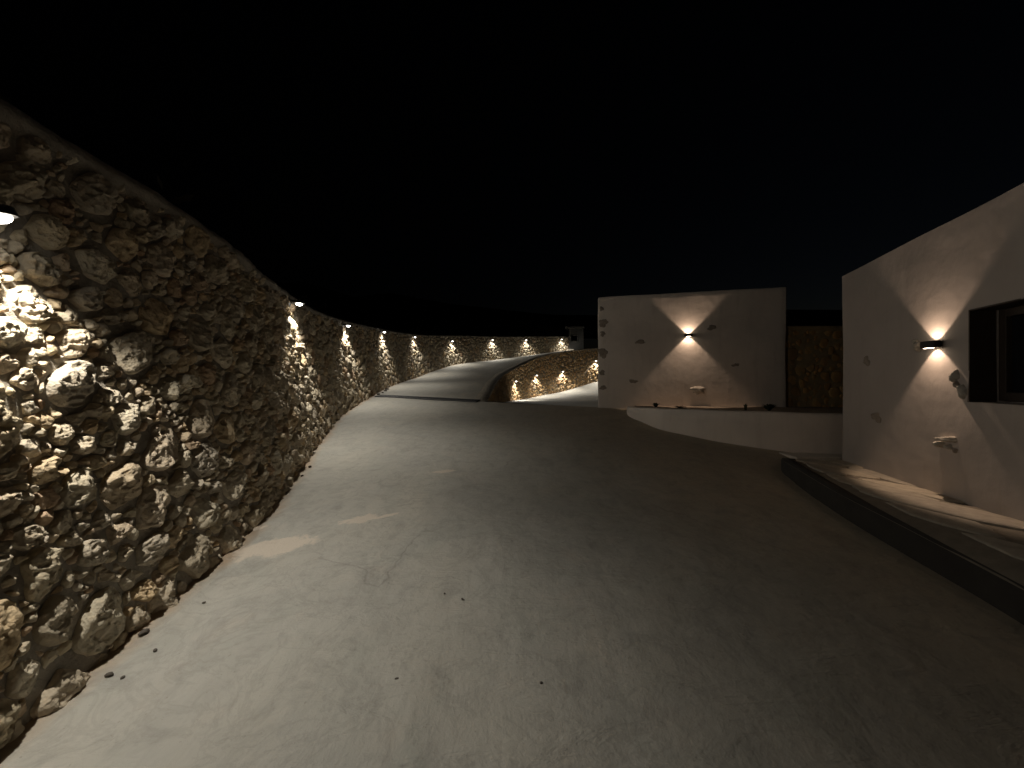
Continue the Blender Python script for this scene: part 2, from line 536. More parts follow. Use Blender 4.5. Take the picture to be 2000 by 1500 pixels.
def stone_mesh(u, v, r, rad, th, rings, D, r_, rough):
    K = len(th)
    e = r_.uniform(3.5, 9.0)
    tx, ty = r_.normal(0, .16, 2)
    nf = r_.integers(3, 7)
    fa = r_.uniform(0, 2 * math.pi, nf); fs = r_.uniform(.6, 2.2, nf); fc = r_.uniform(.95, 1.4, nf)
    cs, sn = np.cos(th), np.sin(th)
    U, Vv, Hh = [], [], []
    for rho in rings:
        if rho <= 1:
            hgt = D * max(0.0, 1 - rho ** e) ** .55
            q = rho
        else:
            hgt = -.05; q = 1.0
        x = q * rad * cs; y = q * rad * sn
        U.append(x); Vv.append(y)
        if rho <= 1:
            hh = np.full(K, hgt)
            for a0, s0, c0 in zip(fa, fs, fc):      # broken facets
                hh = np.minimum(hh, np.maximum(D * (c0 - s0 * (x * math.cos(a0) + y * math.sin(a0)) / r), -.01))
            Hh.append(hh * (1 + tx * x / r + ty * y / r))
        else:
            Hh.append(np.full(K, hgt))
    U = np.array(U); Vv = np.array(Vv); Hh = np.array(Hh)
    # centre point as the last vertex
    U = np.append(U.ravel(), 0.0); Vv = np.append(Vv.ravel(), 0.0); Hh = np.append(Hh.ravel(), D)
    seed = r_.uniform(0, 100, 3)
    P = np.stack([U, Vv, Hh], -1)
    inner = np.append(np.repeat([1.0 if q < .97 else .45 if q <= 1 else .0 for q in rings], K), 1.0)
    a = min(.48 * D, .021) * rough
    n1 = vnoise(P * 11 + seed); n2 = vnoise(P * 27 + seed * 2); n3 = vnoise(P * 62 + seed * 3); n4 = vnoise(P * 110 + seed * 4)
    Hh = Hh + inner * a * (n1 * .7 + (.5 - np.abs(n2)) * 1.3 + (.4 - np.abs(n3)) * .9 + n4 * .3)
    j = np.stack([vnoise(P * 22 + seed + 50), vnoise(P * 22 + seed + 80)], -1)
    U = U + j[:, 0] * .22 * a * 2; Vv = Vv + j[:, 1] * .22 * a * 2
    F = []
    R = len(rings)
    for a_ in range(R - 1):
        for k in range(K):
            k2 = (k + 1) % K
            F.append((a_ * K + k, a_ * K + k2, (a_ + 1) * K + k2, (a_ + 1) * K + k))
    c = R * K; last = (R - 1) * K
    for k in range(K):
        F.append((last + k, last + (k + 1) % K, c))
    return u + U, (v + Vv) / STR, Hh, F

RINGS = {3: [1.5, 1.0, .98, .94, .88, .81, .73, .65, .56, .47, .38, .28, .18, .08], 2: [1.5, 1.0, .93, .75, .5, .25], 1: [1.5, 1.0, .85, .5]}
KS = {3: 44, 2: 16, 1: 9}

M['ochre_stone'] = stone_material("ochre_rubble", .03, (2.1, 1.55, .86))
def rubble_wall(name, wc, passes, mat, seed, n_single, lod, thick=.5, s_core=(0, None), proud=(.014, .046), core_step=.06, mortar=None, recess=-.016):
    r_ = np.random.default_rng(seed)
    S, gd, cell = throw_sites(wc, passes, r_)
    # core: rough mortar face, top, back
    s1 = wc.L if s_core[1] is None else s_core[1]
    us = np.arange(s_core[0], s1 + 1e-6, core_step); us[-1] = s1
    hn = 44
    V = []
    Hs = wc.H(us)
    rows = []
    for k in range(hn):
        h = Hs * k / (hn - 1) - (.25 if k == 0 else 0)
        P0 = np.stack([us * 5, h * 5, np.full_like(us, seed)], -1)
        n = recess + .014 * vnoise(P0) + .010 * vnoise(P0 * 2.7)
        n = n + .052 * np.clip((.12 - (Hs - h)) / .05, 0, 1)
        rows.append(wc.world(us, h, n))
    top = wc.world(us, Hs + .012 * vnoise(np.stack([us * 3, us * 0, us * 0], -1)), np.full_like(us, -thick))
    foot = wc.world(us, np.full_like(us, -.3), np.full_like(us, -thick - .05))
    rows += [top, foot]
    G = np.stack(rows, 1)            # (ns, rows, 3)
    ns, nr = G.shape[:2]
    F = grid_faces(ns, nr)
    F.append(tuple(range(0, nr)))
    F.append(tuple((ns - 1) * nr + k for k in reversed(range(nr))))
    core = mesh_obj(name, G.reshape(-1, 3), F, mortar or M['mortar'], smooth=True)
    # rank stones by the size they have in the picture
    C3 = wc.world(S[:, 0], S[:, 1] / STR, np.zeros(len(S)))
    dist = np.maximum(np.linalg.norm(C3 - (0, 0, CAMZ), axis=1), .6)
    yy = C3[:, 1]
    px = np.where(yy > .4, 1000 + 750 * C3[:, 0] / np.maximum(yy, .4), -9999)
    py = np.where(yy > .4, 750 - 750 * (C3[:, 2] - CAMZ) / np.maximum(yy, .4), -9999)
    inframe = (px > -60) & (px < 2050) & (py > -50) & (py < 1560)
    score = np.where(inframe, S[:, 2] * 750 / dist, 0)
    order = np.argsort(-score)
    single = set(order[:n_single].tolist())
    bv, bf, bt, nb = [], [], [], 0
    for i in range(len(S)):
        lv = 3 if i in single else lod(dist[i], S[i, 2], inframe[i])
        if lv == 0: continue
        K = KS[lv]
        th = np.arange(K) * 2 * math.pi / K + r_.uniform(0, 1)
        u, v, r = S[i]
        H = float(wc.H(u))
        rad = stone_polar(i, S, gd, cell, th, H, r_.uniform(.001, .010))
        rad = np.minimum(rad, r * 2.2)
        if r > .05:                                  # broken, angular outline
            m_ = rad.mean(); npl = r_.integers(4, 7)
            pa = (np.arange(npl) + r_.uniform(-.35, .35, npl)) * 2 * math.pi / npl + r_.uniform(0, 6)
            po_ = m_ * r_.uniform(.66, 1.02, npl)
            cc = np.cos(th[:, None] - pa[None]); iv = np.where(cc > .02, cc / po_[None], 0)
            rad = (rad ** -14 + ((iv ** 22).sum(1) ** (1 / 22)) ** 14) ** (-1 / 14)
        D = float(np.clip(r * r_.uniform(.3, .65), *proud))
        uu, hh, nn, F = stone_mesh(u, v, r, rad, th, RINGS[lv], D, r_, 1.15)
        W = wc.world(uu, hh, nn)
        t = r_.random()
        if i in single:
            c = W.mean(0)
            mesh_obj("stone", W, F, mat, core, smooth=True, loc=c, tint=np.full(len(W), t))
        else:
            bv.append(W); bf += [tuple(k + nb for k in f) for f in F]; bt.append(np.full(len(W), t)); nb += len(W)
    if bv:
        o = mesh_obj("small_stones", np.concatenate(bv), bf, mat, core, smooth=True, tint=np.concatenate(bt))
        tag(o, kind='stuff')
    return core

def lod_tall(d, r, vis):
    if d < 9 and vis: return 2
    return 1

tall = WallCurve(LC, 1, .13)
s_at_y = lambda y: float(np.interp(y, LC[:, 1], tall.s))
sA, sN, sM = s_at_y(-.6), s_at_y(8.0), s_at_y(15.0)
w_tall = rubble_wall("stone_wall", tall, [
    (.125, .18, sA, tall.L, 9), (.085, .12, sA, tall.L, 34), (.055, .08, sA, tall.L, 160), (.03, .05, sA, sM, 420), (.016, .026, sA, sN, 1500)],
    M['stone'], 12, 300, lod_tall)
tag(w_tall, "tall curving rubble stone retaining wall with a long row of downlights, beside the drive", "wall")

low = WallCurve(np.column_stack([RC[:, 0], RC[:, 1], RC[:, 3], RC[:, 2] - RC[:, 3] + .03]), 1, .05)
w_low = rubble_wall("stone_wall", low, [(.11, .16, .2, low.L, 10), (.07, .10, .2, low.L, 60), (.045, .065, .2, low.L, 160)],
    M['tan_stone'], 23, 0, lambda d, r, v: 1, thick=.35, core_step=.15, proud=(.03, .07))
tag(w_low, "low tan rubble wall holding up the ramp, with four downlights over the lower road", "wall")

# ------------------------------------------------------------------ hillside behind the tall wall, with scrub
hp = np.vstack([[-3.0, -40, -4.0], np.column_stack([LC[:, 0], LC[:, 1], LC[:, 2] + LC[:, 3]])[::6], [[9, 36.5, 4.4], [20, 42, 5.0], [45, 48, 6], [90, 50, 8]]])
hpn = np.gradient(hp[:, :2], axis=0); hpn /= np.linalg.norm(hpn, axis=1)[:, None]
nrm = np.stack([-hpn[:, 1], hpn[:, 0]], -1)
cols = []
offs = [.3, 1.2, 3, 6, 11, 20, 40, 90, 200]
rise = [-.05, .1, .5, 1.6, 3.2, 5.5, 10, 18, 26]
for o_, r0 in zip(offs, rise):
    k = hp[:, :2] + nrm * o_ * (1.0 if o_ > 5 else 1.0)
    if o_ == .3:
        k = hp[:, :2] + nrm * (.42 + .13 * 2.2)
    z = hp[:, 2] + r0 + (.25 * o_ ** .5) * vnoise(np.stack([k[:, 0] * .2, k[:, 1] * .2, np.zeros(len(k))], -1)) * (o_ > 1)
    cols.append(np.column_stack([k, z]))
HG = np.stack(cols, 1)
sheet("hillside", HG[..., 0], HG[..., 1], HG[..., 2], M['soil'])

def scrub():
    r_ = np.random.default_rng(5)
    v, f = [], []
    for _ in range(150):
        i = r_.integers(5, len(hp) - 4); k = r_.integers(1, 4); a, b = r_.random(2)
        c0 = (HG[i, k] * (1 - a) + HG[i + 1, k] * a) * (1 - b) + (HG[i, k + 1] * (1 - a) + HG[i + 1, k + 1] * a) * b
        R = r_.uniform(.25, .8)
        n = 130
        d = r_.normal(0, 1, (n, 3)); d /= np.linalg.norm(d, axis=1)[:, None]
        d *= (r_.random(n) ** .4)[:, None] * R
        d[:, 2] = np.abs(d[:, 2]) * .8
        for p in d:
            s = r_.uniform(.03, .08)
            e1 = r_.normal(0, 1, 3); e1 /= np.linalg.norm(e1); e2 = np.cross(e1, r_.normal(0, 1, 3)); e2 /= np.linalg.norm(e2) + 1e-6
            c = c0 + p + (0, 0, CAMZ)
            m = len(v)
            v += [c - e1 * s, c + e2 * s * .5, c + e1 * s, c - e2 * s * .5]
            f.append((m, m + 1, m + 2, m + 3))
    o = mesh_obj("scrub", v, f, M['shrub'])
    tag(o, "dark dry scrub on the hillside above the tall stone wall", None, kind='stuff')
scrub()

# ------------------------------------------------------------------ wall lamps
def soften(ld, k=.09):
    """a wide frosted source: no singular hot spot right at the fitting"""
    ld.use_nodes = True
    nt = ld.node_tree
    fo = nt.nodes.new("ShaderNodeLightFalloff")
    fo.inputs['Strength'].default_value = 1.0
    fo.inputs['Smooth'].default_value = k
    nt.links.new(fo.outputs['Quadratic'], nt.nodes["Emission"].inputs['Strength'])

def make_wall_lamp(name, loc, nrm_xy, power, label, group):
    ang = math.atan2(nrm_xy[1], nrm_xy[0]) - math.pi / 2      # local +Y points out of the wall
    root = empty(name, loc, ang)
    tag(root, label, "wall lamp", group)
    # back plate
    bevel(mb_box("backplate", (0, -.19, .03), (.10, .03, .12), M['lamp_metal'], root), .006)
    # half-round hood: extruded half disc
    K = 16; R = .062; v = []; f = []
    for zz in (.018, .060):
        rr = R if zz < .03 else R * .9
        v += [(rr * math.cos(math.pi * k / K), -.175 + rr * 3.2 * math.sin(math.pi * k / K), zz) for k in range(K + 1)]
    n = K + 1
    f.append(tuple(range(n))); f.append(tuple(reversed(range(n, 2 * n))))
    for k in range(K): f.append((k, n + k, n + k + 1, k + 1))
    f.append((K, 2 * n - 1, n, 0))
    bevel(mesh_obj("hood", v, f, M['lamp_metal'], root), .004)
    # bulging lens under the hood
    v = []; f = []
    rings = 4
    for j in range(rings + 1):
        a = j / rings * math.pi / 2
        rr = .046 * math.cos(a); z = .016 - .032 * math.sin(a)
        v += [(rr * math.cos(2 * math.pi * k / 16), -.055 + rr * math.sin(2 * math.pi * k / 16), z) for k in range(16)]
    for j in range(rings):
        for k in range(16):
            f.append((j * 16 + k, j * 16 + (k + 1) % 16, (j + 1) * 16 + (k + 1) % 16, (j + 1) * 16 + k))
    mesh_obj("lens", v, f, M['lens_white'], root, smooth=True)
    ld = bpy.data.lights.new("lamp_light", 'SPOT')
    ld.energy = power; ld.color = WARM_WHITE
    ld.spot_size = math.radians(121); ld.spot_blend = .6; ld.shadow_soft_size = .008
    lo = bpy.data.objects.new("lamp_light", ld)
    lo.location = (0, -.05, -.026)
    lo.rotation_euler = (math.radians(6), 0, 0)
    link(lo, root)
    soften(ld)
    # added fill spot aimed out from the wall, brightening buildings and drive
    pd = bpy.data.lights.new("lamp_fill", 'SPOT')
    pd.spot_size = math.radians(172); pd.spot_blend = .5
    pd.energy = power * LAMP_FILL_W / WALL_LAMP_W; pd.color = WARM_WHITE; pd.shadow_soft_size = .005
    soften(pd)
    po = bpy.data.objects.new("lamp_fill", pd)
    po.location = (0, -.05, -.024)
    po.rotation_euler = (math.radians(72), 0, 0)
    link(po, root)
    return root

def mb_box(name, c, d, mat, parent, rz=0.0, rx=0.0):
    b = MB(); b.box(c, d, rz, rx)
    return b.build(name, mat, parent)

def lamp_on(wc, s, h, label, group, power=WALL_LAMP_W):
    P = wc.world(np.array(s), np.array(h), np.array(.20))
    nx = float(np.interp(s, wc.s, wc.nrm[:, 0])); ny = float(np.interp(s, wc.s, wc.nrm[:, 1]))
    return make_wall_lamp("wall_lamp", tuple(float(x) for x in P), (nx, ny), power, label, group)

tall_spots = [(1.70, 2.19), (5.70, 2.20), (9.95, 2.06), (14.25, 2.02), (19.5, 2.0), (24.0, 1.46), (27.5, 1.40), (30.3, 1.21), (32.7, .97)]
ords = ["first", "second", "third", "fourth", "fifth", "sixth", "seventh", "eighth", "ninth"]
where = ["where the tall rubble wall stands highest, largest and brightest of its row", "over the longest streak of light on the tall rubble wall",
         "over the thin streak before the drain line on the tall rubble wall", "above the wall foot where the drain meets the tall rubble wall",
         "above the start of the bright ramp edge on the tall rubble wall", "just where the tall rubble wall bends across the ramp top",
         "in the middle of the far bend of the tall rubble wall", "above the tip of the lit ramp edge on the tall rubble wall",
         "beside the small concrete hut at the end of the tall rubble wall"]
for k, (y, h) in enumerate(tall_spots):
    lamp_on(tall, s_at_y(y), h, f"{ords[k]} glowing downlight {where[k]}", "downlights along the tall stone wall")

low_spots = [(21.55, 1.05, "downlight nearest the ground at the ramp foot on the low tan wall"), (24.4, 1.33, "second downlight from the ramp foot on the low tan wall"),
             (26.25, 1.33, "third downlight from the ramp foot on the low tan wall, with a wide light cone"),
             (27.42, 1.45, "downlight of the low tan wall half hidden by the white building corner")]
for y, h, lab in low_spots:
    lamp_on(low, float(np.interp(y, RC[:, 1], low.s)), h, lab, "downlights along the low tan wall", WALL_LAMP_W * 1.35)

# ------------------------------------------------------------------ small concrete hut at the end of the tall wall
hut = empty("concrete_hut", (5.62, 33.7, 2.85 + CAMZ), math.radians(-8))
tag(hut, "small grey concrete hut with flat roof and dark opening at the stone wall end", "hut")
def hut_parts():
    b = MB()
    W, D, Hh = 1.25, 1.2, 1.95
    x0, x1 = -.42, .08; z0, z1 = .85, 1.32        # opening in the front
    t = .16
    b.box((-W / 2 + (x0 + W / 2) / 2, -D / 2, Hh / 2), ((x0 + W / 2), t, Hh))
    b.box(((x1 + W / 2) / 2, -D / 2, Hh / 2), (W / 2 - x1, t, Hh))
    b.box(((x0 + x1) / 2, -D / 2, z0 / 2), (x1 - x0, t, z0))
    b.box(((x0 + x1) / 2, -D / 2, (z1 + Hh) / 2), (x1 - x0, t, Hh - z1))
    b.box((-W / 2 + t / 2, t / 2, Hh / 2), (t, D - .004, Hh))
    b.box((W / 2 - t / 2, t / 2, Hh / 2), (t, D - .004, Hh))
    b.box((0, D / 2 + t / 2 + .08, Hh / 2), (W, t, Hh))
    b.build("wall", M['hut'], hut)
    bevel(mb_box("roof", (-.12, .05, Hh + .082), (1.65, 1.6, .16), M['hut'], hut), .02)
    mb_box("doorstep", (-.45, -.9, .06), (.45, .35, .12), M['step'], hut)
    fr = MB(); fr.box((x0 - .03, -D / 2 - .095, (z0 + z1) / 2), (.06, .03, z1 - z0 + .12)); fr.box((x1 + .03, -D / 2 - .095, (z0 + z1) / 2), (.06, .03, z1 - z0 + .12))
    fr.box(((x0 + x1) / 2, -D / 2 - .095, z1 + .03), (x1 - x0, .03, .06))
    fr.build("opening_frame", M['hut'], hut)
hut_parts()

# ------------------------------------------------------------------ plastered building in the middle
def rz_of(d): return math.atan2(d[1], d[0])

A2 = np.array((2.20, 9.80)); B2 = np.array((6.27, 8.77))
dAB = (B2 - A2) / np.linalg.norm(B2 - A2); LAB = float(np.linalg.norm(B2 - A2))
# local frame: x along the face, -y out of the face
def face_frame(name, org, d, z):
    return empty(name, (float(org[0]), float(org[1]), z), rz_of(d))

def soft_block(name, x0, x1, y0, y1, z0, z1, mat, parent, step=.14, amp=.012, seed=0):
    """a hand-plastered block: subdivided faces with a slight unevenness, rounded arrises"""
    b = MB(); b.box(((x0 + x1) / 2, (y0 + y1) / 2, (z0 + z1) / 2), (x1 - x0, y1 - y0, z1 - z0))
    nx, ny, nz = [max(2, int(round(k / step)) + 1) for k in (x1 - x0, y1 - y0, z1 - z0)]
    verts, idx, faces = [], {}, []
    def vid(p):
        k = (round(p[0], 4), round(p[1], 4), round(p[2], 4))
        if k not in idx:
            idx[k] = len(verts); verts.append(p)
        return idx[k]
    xs, ys, zs = np.linspace(x0, x1, nx), np.linspace(y0, y1, ny), np.linspace(z0, z1, nz)
    def side(a, bq, fn, flip):
        for i in range(len(a) - 1):
            for j in range(len(bq) - 1):
                f = [vid(fn(a[i], bq[j])), vid(fn(a[i + 1], bq[j])), vid(fn(a[i + 1], bq[j + 1])), vid(fn(a[i], bq[j + 1]))]
                faces.append(tuple(f[::-1] if flip else f))
    side(xs, zs, lambda p, q_: (p, y0, q_), False)
    side(xs, zs, lambda p, q_: (p, y1, q_), True)
    side(ys, zs, lambda p, q_: (x0, p, q_), True)
    side(ys, zs, lambda p, q_: (x1, p, q_), False)
    side(xs, ys, lambda p, q_: (p, q_, z1), False)
    v = np.array(verts)
    s = np.array([seed * 7.3, seed * 3.1, seed])
    dsp = np.stack([vnoise(v * 1.3 + s), vnoise(v * 1.3 + s + 20), vnoise(v * 1.3 + s + 40)], -1) * amp \
        + np.stack([vnoise(v * 4 + s), vnoise(v * 4 + s + 20), vnoise(v * 4 + s + 40)], -1) * amp * .35
    o = mesh_obj(name, v + dsp, faces, mat, parent, smooth=True)
    bevel(o, .03, 3)
    o.modifiers["bevel"].angle_limit = math.radians(50)
    return o

def face_stone(parent, x, z, rx, rz_, depth, mat, seed, y=0.0, rough=1.0, name="stone"):
    """one natural stone set in a plaster face (local -y looks out)"""
    r_ = np.random.default_rng(seed)
    K = 24
    th = np.arange(K) * 2 * math.pi / K
    wob = 1 + .18 * np.sin(th * 2 + r_.uniform(0, 6)) + .14 * np.sin(th * 3 + r_.uniform(0, 6)) + .08 * np.sin(th * 5 + r_.uniform(0, 6)) + r_.normal(0, .07, K)
    V = []; rings = [1.15, 1.0, .86, .6, .3]
    for q_ in rings:
        hgt = -.02 if q_ > 1.1 else depth * max(0, 1 - q_ ** 3.0) ** .6
        qq = min(q_, 1.0)
        px_ = qq * rx * wob * np.cos(th); pz = qq * rz_ * wob * np.sin(th)
        nn = vnoise(np.stack([px_ * 22, pz * 22, np.full(K, seed * 3.7)], -1)) * depth * .35 * rough * (q_ < .95)
        V += [(x + a, y - hgt - c_, z + b_) for a, b_, c_ in zip(px_, pz, nn)]
    V.append((x, y - depth, z))
    F = []
    for a in range(len(rings) - 1):
        for k in range(K):
            F.append((a * K + k, a * K + (k + 1) % K, (a + 1) * K + (k + 1) % K, (a + 1) * K + k))
    c = len(rings) * K
    for k in range(K): F.append(((len(rings) - 1) * K + k, (len(rings) - 1) * K + (k + 1) % K, c))
    return mesh_obj(name, V, F, mat, parent, smooth=True)

ob = face_frame("outbuilding", A2, dAB, CAMZ)
tag(ob, "square white plastered outbuilding with flat top and an up and down wall light", "building")
soft_block("wall", 0, LAB, 0, 3.6, -1.0, 2.22, M['plaster'], ob, seed=1)
def on_face(px, py, org, d):
    """pixel -> (distance along the face, rel z)"""
    u = (px - 1000) / 750.0
    s = (u * org[1] - org[0]) / (d[0] - u * d[1])
    yy = org[1] + s * d[1]
    return float(s), float((750 - py) / 750.0 * yy)
for k, (px, py, rx, rzz) in enumerate([(1250, 668, .13, .045), (1390, 640, .10, .055), (1437, 713, .10, .05), (1237, 745, .11, .075)]):
    s, z = on_face(px, py, A2, dAB)
    face_stone(ob, s, z, rx, rzz, .007, M['patch'], 100 + k)
# exposed quoin stones down the corner
for k, (px, py, rx, rzz) in enumerate([(1178, 631, .12, .09), (1175, 603, .06, .05), (1177, 652, .07, .06), (1177, 689, .13, .11), (1176, 728, .08, .06), (1178, 757, .10, .05)]):
    s, z = on_face(px, py, A2, dAB)
    face_stone(ob, s, z, rx, rzz, .007, M['patch'], 120 + k)
s, z = on_face(1363, 757, A2, dAB)
st = face_stone(ob, s, z - .05, .19, .075, .085, M['pale_stone'], 141)
st['label'] = "pale stone jutting from the plaster below the wall light"
face_stone(ob, s + .01, z - .125, .07, .04, .05, M['pale_stone'], 142)

# ------------------------------------------------------------------ up-and-down sconces
def make_sconce(org, d, px, py, label, power):
    s, z = on_face(px, py, org, d)
    p = org + d * s
    root = empty("wall_sconce", (float(p[0]), float(p[1]), z + CAMZ), rz_of(d))
    tag(root, label, "wall light", "up and down wall lights on the plastered buildings")
    bevel(mb_box("backplate", (0, -.012, 0), (.13, .024, .05), M['metal'], root), .004)
    # body: flattened half round
    K = 14; v = []; f = []
    for zz in (-.033, .033):
        v += [(.095 * math.cos(math.pi * k / K), -.024 - .085 * math.sin(math.pi * k / K) ** .8, zz) for k in range(K + 1)]
    n = K + 1
    f.append(tuple(range(n))); f.append(tuple(reversed(range(n, 2 * n))))
    for k in range(K): f.append((k, n + k, n + k + 1, k + 1))
    f.append((K, 2 * n - 1, n, 0))
    bevel(mesh_obj("body", v, f, M['metal'], root), .005)
    for sg in (1, -1):
        # shallow lens, standing proud of the body
        v = []; f = []
        for j, (q_, hz) in enumerate(((1, -.004), (.9, .0), (.5, .001), (.0, .0015))):
            v += [(.062 * q_ * math.cos(2 * math.pi * k / 16), -.062 + .030 * q_ * math.sin(2 * math.pi * k / 16), sg * (.034 + hz)) for k in range(16)]
        for j in range(3):
            for k in range(16): f.append((j * 16 + k, j * 16 + (k + 1) % 16, (j + 1) * 16 + (k + 1) % 16, (j + 1) * 16 + k))
        mesh_obj("lens", v, f, M['lens_amber'], root, smooth=True)
        ld = bpy.data.lights.new("sconce_light", 'SPOT')
        ld.energy = power; ld.color = AMBER
        ld.spot_size = math.radians(107); ld.spot_blend = .26; ld.shadow_soft_size = .006
        ld.use_nodes = True
        nt = ld.node_tree
        em = nt.nodes.get("Emission")
        fo = nt.nodes.new("ShaderNodeLightFalloff")
        fo.inputs['Strength'].default_value = 1.0
        nt.links.new(fo.outputs['Linear'], em.inputs['Strength'])
        lo = bpy.data.objects.new("sconce_light", ld)
        lo.location = (0, -.062, sg * .040)
        lo.rotation_euler = (math.radians(30) if sg < 0 else math.pi - math.radians(30), 0, 0)
        link(lo, root)
    return root
make_sconce(A2, dAB, 1344, 655, "dark up and down wall light on the square outbuilding front", SCONCE_W)

# ------------------------------------------------------------------ house on the right
A1 = np.array((4.61, 5.36)); dH = np.array((-.305, -.952)); dH /= np.linalg.norm(dH)
hs = face_frame("house", A1, dH, CAMZ)
tag(hs, "long white plastered house wall with deep window recess beside the raised paving", "house")
HW = 8.5; HD = 5.0; ZB, ZT = -1.5, 1.5
wx0, wx1, wz0, wz1, wd = 2.12, 3.30, -.156, .646, .27
def house_body():
    # front face as a grid with a hole, jambs, then sides and roof
    v = []; f = []; idx = {}
    def vid(p):
        k = tuple(round(float(c), 4) for c in p)
        if k not in idx: idx[k] = len(v); v.append(tuple(float(c) for c in p))
        return idx[k]
    xs = np.unique(np.concatenate([np.linspace(0, wx0, 16), np.linspace(wx0, wx1, 9), np.linspace(wx1, HW, 34)]).round(5))
    zs = np.unique(np.concatenate([np.linspace(ZB, wz0, 11), np.linspace(wz0, wz1, 7), np.linspace(wz1, ZT, 8)]).round(5))
    for i in range(len(xs) - 1):
        for j in range(len(zs) - 1):
            if xs[i] >= wx0 - 1e-4 and xs[i + 1] <= wx1 + 1e-4 and zs[j] >= wz0 - 1e-4 and zs[j + 1] <= wz1 + 1e-4: continue
            f.append((vid((xs[i], 0, zs[j])), vid((xs[i + 1], 0, zs[j])), vid((xs[i + 1], 0, zs[j + 1])), vid((xs[i], 0, zs[j + 1]))))
    zi = [z for z in zs if wz0 - 1e-4 <= z <= wz1 + 1e-4]; xi = [x for x in xs if wx0 - 1e-4 <= x <= wx1 + 1e-4]
    for a, b in zip(zi[:-1], zi[1:]):
        f.append((vid((wx0, 0, a)), vid((wx0, 0, b)), vid((wx0, wd, b)), vid((wx0, wd, a))))
        f.append((vid((wx1, 0, b)), vid((wx1, 0, a)), vid((wx1, wd, a)), vid((wx1, wd, b))))
    for a, b in zip(xi[:-1], xi[1:]):
        f.append((vid((a, 0, wz0)), vid((b, 0, wz0))[0:0] if False else vid((b, 0, wz0)), vid((b, wd, wz0)), vid((a, wd, wz0)))[::-1])
        f.append((vid((a, 0, wz1)), vid((b, 0, wz1)), vid((b, wd, wz1)), vid((a, wd, wz1))))
    # back of the recess behind the window
    f.append((vid((wx0, wd, wz0)), vid((wx1, wd, wz0)), vid((wx1, wd, wz1)), vid((wx0, wd, wz1))))
    # sides, roof, rear
    for a, b in zip(zs[:-1], zs[1:]):
        f.append((vid((0, HD, a)), vid((0, 0, a)), vid((0, 0, b)), vid((0, HD, b))))
        f.append((vid((HW, 0, a)), vid((HW, HD, a)), vid((HW, HD, b)), vid((HW, 0, b))))
    for a, b in zip(xs[:-1], xs[1:]):
        f.append((vid((a, 0, ZT)), vid((b, 0, ZT)), vid((b, HD, ZT)), vid((a, HD, ZT))))
        f.append((vid((b, HD, ZB)), vid((a, HD, ZB)), vid((a, HD, ZT)), vid((b, HD, ZT))))
    V = np.array(v)
    s = np.array([3.3, 8.1, 5.5])
    dsp = np.stack([vnoise(V * 1.2 + s), vnoise(V * 1.2 + s + 20), vnoise(V * 1.2 + s + 40)], -1) * .012
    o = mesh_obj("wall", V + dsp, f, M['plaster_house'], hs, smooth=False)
house_body()
win = empty("window", (0, 0, 0), parent=hs)
def window_parts():
    fr = MB(); yb = wd - .05
    fw = .07
    fr.box(((wx0 + fw / 2 + .016), yb, (wz0 + wz1) / 2), (fw, .06, wz1 - wz0 - .03))
    fr.box(((wx1 - fw / 2 - .016), yb, (wz0 + wz1) / 2), (fw, .06, wz1 - wz0 - .03))
    fr.box(((wx0 + wx1) / 2, yb, wz1 - fw / 2 - .016), (wx1 - wx0 - 2 * fw - .034, .058, fw))
    fr.box(((wx0 + wx1) / 2, yb, wz0 + fw / 2 + .016), (wx1 - wx0 - 2 * fw - .034, .058, fw))
    fr.box(((wx0 + wx1) / 2, yb - .004, (wz0 + wz1) / 2), (.09, .056, wz1 - wz0 - 2 * fw - .036))
    bevel(fr.build("frame", M['wood'], win), .004)
    ln = MB(); t_ = .012; yl = wd / 2 - .045  # added dark boards that put the jamb's shade into the recess
    for xx in (wx0 + t_ / 2 + .002, wx1 - t_ / 2 - .002):
        ln.box((xx, yl, (wz0 + wz1) / 2), (t_, wd - .10, wz1 - wz0 - .006))
    ln.box(((wx0 + wx1) / 2, yl, wz1 - t_ / 2 - .002), (wx1 - wx0 - .034, wd - .10, t_))
    ln.build("shade_lining", M['wood'], win)
    for c in (-1, 1):
        w_ = (wx1 - wx0) / 2 - fw - .06
        mb_box("pane", ((wx0 + wx1) / 2 + c * (w_ / 2 + .047), yb + .012, (wz0 + wz1) / 2), (w_ + .004, .008, wz1 - wz0 - 2 * fw - .03), M['glass'], win)
window_parts()
for k, (px, py, rx, rzz, dep, mt) in enumerate([
        (1693, 705, .07, .06, .01, 'patch'), (1711, 815, .09, .055, .01, 'patch'), (1798, 676, .045, .055, .05, 'pale_stone'), (1790, 668, .03, .03, .03, 'pale_stone'),
        (1868, 735, .025, .055, .045, 'pale_stone'), (1871, 752, .03, .03, .03, 'patch'), (1884, 765, .035, .05, .05, 'pale_stone'),
        (1857, 858, .085, .03, .085, 'pale_stone'), (1842, 868, .03, .035, .06, 'pale_stone'), (1858, 872, .03, .028, .05, 'pale_stone'), (1868, 880, .03, .02, .03, 'patch')]):
    s, z = on_face(px, py, A1, dH)
    face_stone(hs, s, z, rx, rzz, dep, M[mt], 160 + k)
make_sconce(A1, dH, 1830, 673, "dark up and down wall light on the long house wall beside the window", SCONCE_W * .85)

